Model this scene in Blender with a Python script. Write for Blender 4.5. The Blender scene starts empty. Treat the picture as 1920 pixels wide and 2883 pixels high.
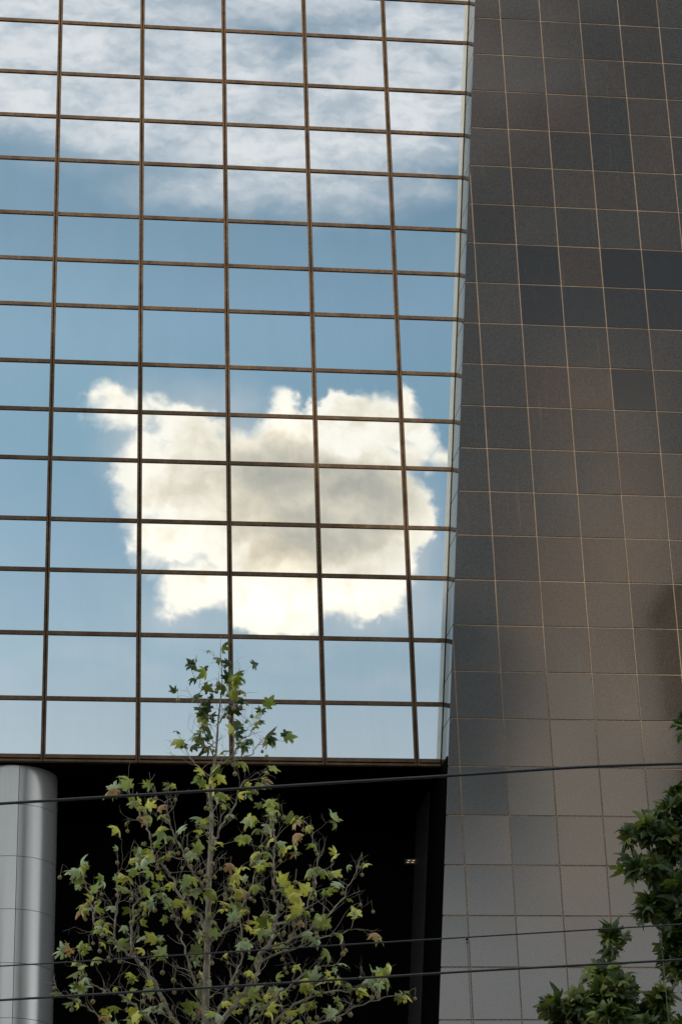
import bpy, bmesh, math, random
from mathutils import Vector, Matrix, Quaternion
random.seed(7)
R = math.radians
scene = bpy.context.scene
COL = scene.collection

# ------------------------------------------------------------------ camera
CAMZ = 1.6                       # eye height; the street is z = 0
F_PX, PITCH, YAW, ROLL = 6673.3, R(24.6127), R(8.0002), R(-1.8643)   # focal length in 1920-px units
WALL_Y = 47.0                    # plane of the glass
fwd = Vector((math.sin(YAW)*math.cos(PITCH), math.cos(YAW)*math.cos(PITCH), math.sin(PITCH)))
rgt = Vector((math.cos(YAW), -math.sin(YAW), 0))
upv = rgt.cross(fwd)
r2 = rgt*math.cos(ROLL) + upv*math.sin(ROLL)
u2 = -rgt*math.sin(ROLL) + upv*math.cos(ROLL)
cd = bpy.data.cameras.new('camera')
cam = bpy.data.objects.new('camera', cd); COL.objects.link(cam)
m3 = Matrix((r2, u2, -fwd)).transposed()
cam.matrix_world = Matrix.Translation((0, 0, CAMZ)) @ m3.to_4x4()
cd.sensor_fit = 'VERTICAL'; cd.sensor_height = 36.0
cd.lens = 36.0*F_PX/2883.0
cd.clip_start = 0.1; cd.clip_end = 3000
scene.camera = cam

def at(px, py, Y):
    """point on the plane y = Y seen at (px, py) in a 1568 px wide picture"""
    d = fwd*F_PX + r2*(px*1.22449-960) - u2*(py*1.22449-1441.5)
    t = Y/d.y
    return Vector((d.x*t, Y, d.z*t + CAMZ))
def at_height(px, py, z):
    d = fwd*F_PX + r2*(px*1.22449-960) - u2*(py*1.22449-1441.5)
    t = (z-CAMZ)/d.z
    return Vector((d.x*t, d.y*t, z))

# ------------------------------------------------------------------ light
SUN_AZ, SUN_EL = R(50), R(35)     # sun behind the camera, off to the left
sun_dir = Vector((-math.sin(SUN_AZ)*math.cos(SUN_EL), -math.cos(SUN_AZ)*math.cos(SUN_EL), math.sin(SUN_EL)))
sd = bpy.data.lights.new('sun', 'SUN'); sd.energy = 5.0; sd.angle = R(0.55); sd.color = (1.0, .90, .76)
so = bpy.data.objects.new('sun', sd); COL.objects.link(so)
so.rotation_euler = sun_dir.to_track_quat('Z', 'Y').to_euler()

world = bpy.data.worlds.new('World'); scene.world = world; world.use_nodes = True
wn = world.node_tree; wn.nodes.clear()

class G:
    """tiny node-graph helper"""
    def __init__(s, tree): s.t = tree
    def new(s, kind, **kw):
        n = s.t.nodes.new(kind)
        for k, v in kw.items(): setattr(n, k, v)
        return n
    def put(s, sock, v):
        if isinstance(v, bpy.types.NodeSocket): s.t.links.new(v, sock)
        else: sock.default_value = v
    def m(s, op, a, b=0.0, c=0.0, clamp=False):
        n = s.new('ShaderNodeMath', operation=op, use_clamp=clamp)
        s.put(n.inputs[0], a); s.put(n.inputs[1], b); s.put(n.inputs[2], c)
        return n.outputs[0]
    def v(s, op, a, b=(0, 0, 0)):
        n = s.new('ShaderNodeVectorMath', operation=op)
        s.put(n.inputs[0], a); s.put(n.inputs[1], b)
        return n.outputs['Value'] if op in ('LENGTH', 'DISTANCE', 'DOT_PRODUCT') else n.outputs[0]
    def step(s, x, lo, hi, a=0.0, b=1.0):
        n = s.new('ShaderNodeMapRange', interpolation_type='SMOOTHSTEP')
        for i, q in enumerate((x, lo, hi, a, b)): s.put(n.inputs[i], q)
        return n.outputs[0]
    def lin(s, x, lo, hi, a=0.0, b=1.0):
        n = s.new('ShaderNodeMapRange')
        for i, q in enumerate((x, lo, hi, a, b)): s.put(n.inputs[i], q)
        return n.outputs[0]
    def noise(s, vec, scale, detail=4.0, rough=.5, col=False, dist=0.0, lac=2.0):
        n = s.new('ShaderNodeTexNoise', noise_dimensions='3D')
        if vec is not None: s.put(n.inputs['Vector'], vec)
        n.inputs['Scale'].default_value = scale; n.inputs['Detail'].default_value = detail
        n.inputs['Roughness'].default_value = rough; n.inputs['Distortion'].default_value = dist
        n.inputs['Lacunarity'].default_value = lac
        return n.outputs['Color'] if col else n.outputs['Fac']
    def mix(s, f, a, b, mode='MIX'):
        n = s.new('ShaderNodeMix', data_type='RGBA', blend_type=mode)
        s.put(n.inputs[0], f)
        for i, q in ((6, a), (7, b)):
            if not isinstance(q, bpy.types.NodeSocket) and len(q) == 3: q = (*q, 1)
            s.put(n.inputs[i], q)
        return n.outputs[2]
    def ramp(s, f, stops, interp='LINEAR'):
        n = s.new('ShaderNodeValToRGB'); n.color_ramp.interpolation = interp
        e = n.color_ramp.elements
        while len(e) < len(stops): e.new(.5)
        for i, (p, c) in enumerate(stops):
            e[i].position = p; e[i].color = (*c, 1) if len(c) == 3 else c
        s.put(n.inputs[0], f)
        return n.outputs[0]
    def xyz(s, v):
        n = s.new('ShaderNodeSeparateXYZ'); s.put(n.inputs[0], v); return n.outputs
    def comb(s, x, y, z=0.0):
        n = s.new('ShaderNodeCombineXYZ')
        for i, q in enumerate((x, y, z)): s.put(n.inputs[i], q)
        return n.outputs[0]

g = G(wn)
tc = g.new('ShaderNodeTexCoord').outputs['Generated']
dx, dy, dz = g.xyz(tc)
sky = g.new('ShaderNodeTexSky', sky_type='NISHITA', sun_disc=False, sun_elevation=SUN_EL,
            sun_rotation=R(180)+SUN_AZ, altitude=300, air_density=1.0, dust_density=1.0, ozone_density=1.5)
SKY_STRENGTH = 0.14
# colour of the clear air by height: whiter towards the horizon
el = g.m('ARCSINE', dz)
air = g.mix(1.0, sky.outputs[0], g.ramp(g.lin(el, R(0), R(60)), [
    (0.0, (1.9, 1.6, 1.25)), (.317, (2.04, 1.65, 1.17)), (.358, (1.74, 1.60, 1.19)), (.397, (1.50, 1.49, 1.18)), (.44, (1.34, 1.48, 1.16)), (.483, (1.52, 1.60, 1.26)), (.533, (1.28, 1.38, 1.10)), (1, (.9, 1.12, 1.0))]), 'MULTIPLY')

# direction of view projected on a vertical plane: (u, v) = tan of azimuth, tan of height, times 47
ny = g.m('MAXIMUM', g.m('MULTIPLY', dy, -1.0), 0.08)
u = g.m('MULTIPLY', g.m('DIVIDE', dx, ny), 47.0)
v = g.m('MULTIPLY', g.m('DIVIDE', dz, ny), 47.0)
P = g.comb(u, v)
behind = g.step(dy, -.45, -.75)
def uv(px, py):
    q = at(px, py, WALL_Y); return q.x, q.z-CAMZ
def blob_field(Pw, blobs, soft=True):
    out = None
    for (cx, cy, rx, ry) in blobs:
        a, b = uv(cx, cy); k = .0094
        d = g.v('LENGTH', g.v('MULTIPLY', g.v('SUBTRACT', Pw, (a, b, 0)), (1/(rx*k), 1/(ry*k*1.14), 0)))
        f = g.m('SUBTRACT', 1.0, d)
        # turn into a length so that small and large puffs share one edge softness
        f = g.m('MULTIPLY', f, min(rx, ry)*k)
        if out is None: out = f
        else:
            n = g.new('ShaderNodeMath', operation='SMOOTH_MAX')
            g.put(n.inputs[0], out); g.put(n.inputs[1], f); n.inputs[2].default_value = .10
            out = n.outputs[0]
    return out
def gauss(Pw, blobs):
    out = None
    for (cx, cy, rx, ry, w) in blobs:
        a, b = uv(cx, cy); k = .0094
        d = g.v('LENGTH', g.v('MULTIPLY', g.v('SUBTRACT', Pw, (a, b, 0)), (1/(rx*k), 1/(ry*k*1.14), 0)))
        f = g.m('MULTIPLY', g.step(d, 1.0, 0.0), w)
        out = f if out is None else g.m('ADD', out, f)
    return out

w1 = g.v('SUBTRACT', g.noise(P, .85, 4, .55, True), (.5, .5, .5))
w2 = g.v('SUBTRACT', g.noise(P, 2.9, 8, .66, True), (.5, .5, .5))
def scale(vec, k): return g.v('MULTIPLY', vec, (k, k, k))
Pw = g.v('ADD', P, g.v('ADD', scale(w1, 1.15), scale(w2, .62)))
Ps = g.v('ADD', P, g.v('ADD', scale(w1, 1.0), scale(w2, .30)))
cum = [(256,937,60,56),(300,952,55,40),(345,945,45,40),(400,968,68,44),(462,1012,80,72),(340,1050,68,75),(420,1100,130,110),
       (325,1130,66,82),(390,1225,102,84),(335,1235,46,50),(465,1345,100,75),(640,1335,170,100),(800,1335,160,100),(650,1200,250,150),
       (840,1150,140,140),(664,962,56,82),(800,955,95,82),(880,965,75,72),(928,1005,66,98),(925,1200,85,110),(965,1240,45,50),
       (915,1345,40,70),(740,1040,215,100),(560,1090,110,110),(985,1070,40,36),(720,1395,90,45),(860,1390,80,50),(560,1370,60,50)]
fld = blob_field(Pw, cum)
soft = g.m('ADD', g.lin(g.noise(P, .9, 2, .5), .35, .68, .08, .42), g.lin(u, uv(420, 1100)[0], uv(250, 1100)[0], 0.0, .12))
dens = g.step(fld, -.05, soft)
haze_c = g.step(blob_field(Ps, [(450,950,110,60),(560,1010,110,75),(540,930,70,45),(960,1300,60,140),(320,1010,70,110),(860,1400,190,75),(420,1410,80,40)]), -.55, .75)
# thickness shading of the cumulus: pale rim, grey heart
shade = gauss(Ps, [(690,1085,220,110,.62),(840,1110,200,120,.60),(590,1110,180,150,.44),(800,1235,230,95,.52),(920,1160,110,120,.34),
                   (840,930,95,40,.34),(660,1230,200,100,.30),(480,1010,130,100,.30),(620,1010,80,60,.35),(700,1150,300,160,.15),(420,1110,150,90,.22)])
tex = g.noise(g.v('ADD', P, scale(w2, .6)), 1.1, 6, .6)
shade = g.m('ADD', shade, g.lin(tex, .3, .75, -.07, .11))
# billows: side towards the sun (up and left) paler than the far side
q1 = g.noise(g.v('ADD', P, scale(w2, .5)), 1.25, 7, .6)
q2 = g.noise(g.v('ADD', g.v('ADD', P, scale(w2, .5)), (-.16, .20, 0)), 1.25, 7, .6)
shade = g.m('ADD', shade, g.m('MULTIPLY', g.m('SUBTRACT', q2, q1), -.75))
rim = g.step(fld, .75, .05)
shade = g.m('MULTIPLY', shade, g.m('SUBTRACT', 1.0, g.m('MULTIPLY', rim, .55)))
ccol = g.ramp(shade, [(0.0, (1.74, 1.63, 1.42)), (.15, (1.50, 1.37, 1.13)), (.35, (1.22, 1.11, .90)), (.60, (.95, .885, .735)), (1.0, (.66, .645, .575))])
bright = gauss(Ps, [(640,1360,330,100,.6),(400,1250,120,80,.4),(660,985,60,60,.4),(860,1390,200,70,.4)])
glow = gauss(Ps, [(640,1270,150,90,.8),(560,1200,120,110,.4)])
ccol = g.mix(1.0, ccol, g.mix(glow, (1, 1, 1), (1.06, .99, .90)), 'MULTIPLY')
ccol = g.mix(1.0, ccol, g.mix(bright, (1, 1, 1), (1.35, 1.30, 1.22)), 'MULTIPLY')

# high thin cloud: streaks above a ragged lower edge
strk = g.new('ShaderNodeMapping'); g.put(strk.inputs[0], g.v('ADD', P, g.v('ADD', scale(w1, .55), scale(w2, .22))))
strk.inputs['Rotation'].default_value = (0, 0, R(-20)); strk.inputs['Scale'].default_value = (.70, 1.35, 1)
cir = g.noise(strk.outputs[0], .85, 9, .64)
edge = blob_field(Ps, [(60,60,330,290),(330,180,420,230),(430,420,110,60),(620,340,330,150),(720,420,260,90),(560,440,150,45),(860,250,330,200),(830,440,110,55),(1000,150,400,190),(980,420,60,40),(300,350,200,55),(250,-200,1600,300),(500,430,220,70)])
emask = g.step(edge, -.45, .9)
cirrus = g.m('MULTIPLY', emask, g.m('ADD', .40, g.m('MULTIPLY', g.step(g.m('ADD', g.m('ADD', cir, g.m('MULTIPLY', g.m('SUBTRACT', g.noise(strk.outputs[0], 3.1, 7, .65), .5), .35)), g.m('MULTIPLY', emask, .10)), .40, .74), .50)), clamp=True)
cirrus = g.m('MULTIPLY', cirrus, behind)
low = g.m('MULTIPLY', g.m('MULTIPLY', g.step(g.noise(strk.outputs[0], .55, 5, .55), .45, .75), g.step(v, 21.5, 17.5)), .22)
low = g.m('MULTIPLY', low, behind)
# scattered cloud over the unseen rest of the sky, thickened to light the leaves
oth = g.step(g.noise(g.v('MULTIPLY', tc, (1, 1, 2.2)), 2.2, 6, .55), .40, .64)
oth = g.m('MULTIPLY', oth, g.m('SUBTRACT', 1.0, behind))
skyrad = g.mix(1.0, air, (SKY_STRENGTH,)*3, 'MULTIPLY')
CIR = (1.34, 1.33, 1.33)
c0 = g.mix(g.m('MULTIPLY', cirrus, .95), skyrad, CIR)
c0 = g.mix(low, c0, (1.0, 1.0, 1.02))
c0 = g.mix(g.m('MULTIPLY', oth, .8), c0, (2.3, 2.25, 2.15))
# hazy bright bank low down
bank = g.m('MULTIPLY', g.step(el, R(18.3), R(13.5)), .85)
bank = g.m('MULTIPLY', bank, g.lin(g.noise(tc, 5, 4, .5), .3, .7, .75, 1.0))
c0 = g.mix(bank, c0, (3.6, 3.65, 3.7))
wc = g.step(blob_field(Pw, [(1375,1850,170,260),(1330,1950,130,160),(1420,1700,110,160)]), -1.2, 1.0)
c0 = g.mix(g.m('MULTIPLY', g.m('MULTIPLY', wc, behind), .9), c0, (3.0, 2.65, 2.25))
wc2 = g.step(blob_field(Pw, [(1420,1300,230,520),(1310,1450,160,350)]), -.9, 2.4)
c0 = g.mix(g.m('MULTIPLY', g.m('MULTIPLY', wc2, behind), .75), c0, (2.4, 1.85, 1.42))
c1 = g.mix(g.m('MULTIPLY', g.m('MULTIPLY', haze_c, behind), .5), c0, (1.08, 1.08, 1.06))
c2 = g.mix(g.m('MULTIPLY', dens, behind), c1, ccol)
bgn = g.new('ShaderNodeBackground')
g.put(bgn.inputs[0], c2); bgn.inputs[1].default_value = 1.0
wo = g.new('ShaderNodeOutputWorld'); wn.links.new(bgn.outputs[0], wo.inputs[0])
world.cycles.sampling_method = 'MANUAL'; world.cycles.sample_map_resolution = 512

vs = scene.view_settings
vs.view_transform = 'Standard'; vs.look = 'None'; vs.exposure = 0.0; vs.gamma = 1.0; vs.use_curve_mapping = False
scene.cycles.max_bounces = 8; scene.cycles.glossy_bounces = 5; scene.cycles.diffuse_bounces = 3
scene.cycles.sample_clamp_indirect = 4.0
scene.cycles.caustics_reflective = False; scene.cycles.caustics_refractive = False
scene.cycles.use_denoising = True; scene.cycles.denoiser = 'OPENIMAGEDENOISE'
scene.cycles.denoising_input_passes = 'RGB_ALBEDO_NORMAL'; scene.cycles.denoising_prefilter = 'ACCURATE'

# ------------------------------------------------------------------ materials
def material(name):
    m = bpy.data.materials.new(name); m.use_nodes = True
    t = m.node_tree; b = t.nodes['Principled BSDF']
    return m, G(t), b
def objc(h): return h.new('ShaderNodeTexCoord').outputs['Object']
def geo_pos(h): return h.new('ShaderNodeNewGeometry').outputs['Position']
def bump(h, b, height, strength, dist):
    n = h.new('ShaderNodeBump'); n.inputs['Strength'].default_value = strength; n.inputs['Distance'].default_value = dist
    h.put(n.inputs['Height'], height); h.put(b.inputs['Normal'], n.outputs[0])

# mirror glass
M_glass, h, b = material('mirror_glass')
pos = geo_pos(h)
dirt = h.noise(h.v('MULTIPLY', pos, (1.2, 1, .25)), 2.2, 5, .6)
fine = h.noise(h.v('MULTIPLY', pos, (9, 1, 1.2)), 4, 4, .6)
h.put(b.inputs['Base Color'], h.mix(h.m('MULTIPLY', h.lin(dirt, .35, .75), .6), (.59, .615, .63), (.55, .58, .59)))
b.inputs['Metallic'].default_value = 1.0
h.put(b.inputs['Roughness'], h.lin(fine, .3, .7, .006, .018))
bc = b.inputs['Base Color'].links[0].from_socket
h.put(b.inputs['Base Color'], h.mix(1.0, bc, h.mix(h.new('ShaderNodeObjectInfo').outputs['Random'], (.95, .96, .97), (1.04, 1.03, 1.02)), 'MULTIPLY'))
wav = h.noise(h.v('MULTIPLY', pos, (1, 1, .8)), .9, 1, .4)
bump(h, b, wav, .085, .012)

# bronze anodised frames
M_bronze, h, b = material('bronze_frame')
pos = geo_pos(h)
n1 = h.noise(h.v('MULTIPLY', pos, (.9, 1, .9)), 1.6, 5, .65)
n2 = h.noise(pos, 14, 4, .6)
h.put(b.inputs['Base Color'], h.mix(h.m('MULTIPLY', h.lin(n2, .35, .7), .5), h.ramp(n1, [(.28, (.050, .028, .017)), (.45, (.090, .056, .032)), (.6, (.122, .078, .043)), (.75, (.060, .034, .022))]), (.028, .019, .014)))
b.inputs['Metallic'].default_value = 0.0; b.inputs['Roughness'].default_value = .5; b.inputs['Specular IOR Level'].default_value = .08

M_gasket, h, b = material('black_gasket')
b.inputs['Base Color'].default_value = (.006, .006, .006, 1); b.inputs['Roughness'].default_value = .8; b.inputs['Specular IOR Level'].default_value = .1

def granite(name, dark, lightc, rough, spec):
    m, h, b = material(name)
    pos = geo_pos(h)
    at_ = h.new('ShaderNodeAttribute', attribute_type='OBJECT', attribute_name='tone')
    at2 = h.new('ShaderNodeAttribute', attribute_type='OBJECT', attribute_name='warm')
    sp = h.noise(pos, 46, 3, .75)
    cl = h.noise(pos, 2.3, 4, .55)
    base = h.mix(h.step(sp, .38, .66), dark, lightc)
    base = h.mix(h.step(h.noise(pos, 110, 2, .5), .60, .72), base, tuple(c*2.1 for c in lightc))
    base = h.mix(h.m('MULTIPLY', h.step(cl, .45, .75), .5), base, h.mix(1.0, base, (1.25, 1.05, .92), 'MULTIPLY'))
    base = h.mix(1.0, base, h.mix(at2.outputs['Fac'], (.95, 1.0, 1.04), (1.22, 1.02, .92)), 'MULTIPLY')
    vm = h.new('ShaderNodeVectorMath', operation='SCALE'); h.put(vm.inputs[0], base); h.put(vm.inputs['Scale'], at_.outputs['Fac'])
    # faint rain streaks and lime bloom
    st = h.noise(h.v('MULTIPLY', pos, (7, 7, .35)), 1.5, 5, .65)
    fin = h.mix(h.m('MULTIPLY', h.step(st, .60, .78), .16), vm.outputs[0], (.12, .11, .10))
    h.put(b.inputs['Base Color'], fin)
    h.put(b.inputs['Roughness'], h.lin(h.noise(pos, 60, 3, .7), .3, .7, rough*.75, rough*1.35))
    b.inputs['Specular IOR Level'].default_value = spec
    return m
M_granite = granite('polished_granite', (.0160, .0132, .0102), (.035, .0288, .0225), .05, .55)
M_granite_side = granite('polished_granite_return', (.02, .022, .024), (.035, .038, .042), .10, .8)
M_joint, h, b = material('sandy_joint')
h.put(b.inputs['Base Color'], h.mix(h.noise(geo_pos(h), 3, 4, .6), (.175, .122, .082), (.275, .203, .14)))
b.inputs['Roughness'].default_value = .9
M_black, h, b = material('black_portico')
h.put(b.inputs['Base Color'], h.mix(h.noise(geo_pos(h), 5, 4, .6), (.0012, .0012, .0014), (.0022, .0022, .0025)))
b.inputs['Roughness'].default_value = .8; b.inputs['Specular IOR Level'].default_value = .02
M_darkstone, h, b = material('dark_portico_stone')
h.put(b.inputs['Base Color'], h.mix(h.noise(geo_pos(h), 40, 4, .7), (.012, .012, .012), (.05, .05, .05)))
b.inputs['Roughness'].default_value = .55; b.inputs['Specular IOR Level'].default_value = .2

M_column, h, b = material('brushed_column_cladding')
pos = geo_pos(h)
br = h.noise(h.v('MULTIPLY', pos, (18, 18, .35)), 3, 5, .6)
h.put(b.inputs['Base Color'], h.mix(br, (.23, .235, .232), (.30, .30, .293)))
b.inputs['Metallic'].default_value = .42
h.put(b.inputs['Roughness'], h.lin(br, .3, .7, .19, .27))

M_lamp, h, b = material('warm_lamp')
b.inputs['Emission Color'].default_value = (1.0, .60, .28, 1); b.inputs['Emission Strength'].default_value = .42
M_metal, h, b = material('dark_metal'); b.inputs['Base Color'].default_value = (.02, .02, .02, 1); b.inputs['Roughness'].default_value = .5
M_cable, h, b = material('black_cable')
h.put(b.inputs['Base Color'], h.mix(h.noise(h.v('MULTIPLY', geo_pos(h), (6, 6, 6)), 6, 3, .6), (.012, .012, .014), (.045, .043, .043)))
b.inputs['Roughness'].default_value = .55
M_wire, h, b = material('steel_wire'); b.inputs['Base Color'].default_value = (.03, .03, .032, 1); b.inputs['Roughness'].default_value = .45
M_porcelain, h, b = material('glazed_insulator'); b.inputs['Base Color'].default_value = (.012, .01, .01, 1); b.inputs['Roughness'].default_value = .12

M_asphalt, h, b = material('asphalt')
h.put(b.inputs['Base Color'], h.mix(h.noise(geo_pos(h), 9, 5, .7), (.035, .035, .036), (.065, .064, .062))); b.inputs['Roughness'].default_value = .85
M_paving, h, b = material('paving')
h.put(b.inputs['Base Color'], h.mix(h.noise(geo_pos(h), 3, 5, .7), (.20, .19, .18), (.30, .29, .27))); b.inputs['Roughness'].default_value = .85
M_paint, h, b = material('road_paint'); b.inputs['Base Color'].default_value = (.75, .75, .72, 1); b.inputs['Roughness'].default_value = .7
M_tower, h, b = material('brown_tower_cladding')
h.put(b.inputs['Base Color'], h.mix(h.noise(geo_pos(h), .4, 4, .6), (.07, .05, .028), (.10, .07, .042))); b.inputs['Roughness'].default_value = .6
M_block, h, b = material('grey_render')
h.put(b.inputs['Base Color'], h.mix(h.noise(geo_pos(h), .5, 4, .6), (.22, .23, .21), (.30, .31, .28))); b.inputs['Roughness'].default_value = .8
M_pane, h, b = material('dark_window'); b.inputs['Base Color'].default_value = (.02, .025, .03, 1); b.inputs['Roughness'].default_value = .08

M_bark, h, b = material('plane_bark')
pos = geo_pos(h)
h.put(b.inputs['Base Color'], h.mix(h.step(h.noise(h.v('MULTIPLY', pos, (1, 1, .6)), 22, 4, .6), .42, .62), (.20, .165, .12), (.40, .34, .26)))
b.inputs['Roughness'].default_value = .85
bump(h, b, h.noise(pos, 60, 4, .7), .6, .004)
M_twig, h, b = material('twig_bark')
h.put(b.inputs['Base Color'], h.mix(h.noise(geo_pos(h), 12, 3, .6), (.22, .18, .135), (.42, .37, .29))); b.inputs['Roughness'].default_value = .8
M_twig_dark, h, b = material('twig_bark_dark'); b.inputs['Base Color'].default_value = (.045, .035, .025, 1); b.inputs['Roughness'].default_value = .85
M_ball, h, b = material('seed_ball_fuzz')
h.put(b.inputs['Base Color'], h.mix(h.noise(geo_pos(h), 90, 3, .7), (.20, .165, .075), (.34, .28, .13))); b.inputs['Roughness'].default_value = .95

def leaf_mat(name, a, c, edge, vein):
    m = bpy.data.materials.new(name); m.use_nodes = True
    t = m.node_tree; t.nodes.clear(); h = G(t)
    co = h.xyz(h.new('ShaderNodeUVMap', uv_map='leaf').outputs[0])
    rnd = h.new('ShaderNodeObjectInfo').outputs['Random']
    isl = h.new('ShaderNodeNewGeometry').outputs['Random Per Island']
    rr = h.m('FRACT', h.m('ADD', rnd, h.m('MULTIPLY', isl, 7.31)))
    pos = geo_pos(h)
    base = h.mix(rr, a, c)
    x0 = h.m('SUBTRACT', co[0], .5)
    rad = h.v('LENGTH', h.comb(x0, h.m('SUBTRACT', co[1], .35)))
    blot = h.noise(pos, 22, 2, .5)
    base = h.mix(h.m('MULTIPLY', h.step(h.m('ADD', rad, h.m('MULTIPLY', blot, .5)), .55, .95), .40), base, edge)
    # veins run from the stalk to the lobes
    ang = h.m('ARCTAN2', x0, h.m('ADD', co[1], .02))
    vv = h.m('ABSOLUTE', h.m('SUBTRACT', h.m('FRACT', h.m('ADD', h.m('DIVIDE', ang, .62), .5)), .5))
    base = h.mix(h.m('MULTIPLY', h.step(h.m('MULTIPLY', vv, rad), .022, .006), .5), base, vein)
    sh = h.new('ShaderNodeBsdfPrincipled'); h.put(sh.inputs['Base Color'], base)
    sh.inputs['Roughness'].default_value = .5; sh.inputs['Specular IOR Level'].default_value = .35
    tr = h.new('ShaderNodeBsdfTranslucent'); h.put(tr.inputs[0], h.mix(1.0, base, (1.1, 1.15, .55), 'MULTIPLY'))
    mx = h.new('ShaderNodeMixShader'); mx.inputs[0].default_value = .28
    t.links.new(sh.outputs[0], mx.inputs[1]); t.links.new(tr.outputs[0], mx.inputs[2])
    o = h.new('ShaderNodeOutputMaterial'); t.links.new(mx.outputs[0], o.inputs[0])
    return m
L_green = leaf_mat('leaf_green', (.20, .27, .045), (.34, .39, .075), (.19, .19, .045), (.24, .26, .10))
L_yellow = leaf_mat('leaf_yellow_green', (.50, .50, .085), (.64, .60, .12), (.24, .17, .05), (.36, .35, .14))
L_pale = leaf_mat('leaf_pale_underside', (.30, .38, .22), (.44, .52, .33), (.30, .36, .18), (.45, .50, .36))
L_rust = leaf_mat('leaf_rusty', (.36, .18, .08), (.52, .31, .16), (.24, .12, .06), (.5, .38, .24))
L_shaded = leaf_mat('leaf_shaded_green', (.022, .045, .009), (.045, .08, .014), (.05, .07, .015), (.08, .11, .03))  # dark green stands for leaves in shade or against the light
L_olive = leaf_mat('leaf_olive', (.10, .13, .02), (.16, .19, .032), (.12, .11, .03), (.15, .17, .05))

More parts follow.
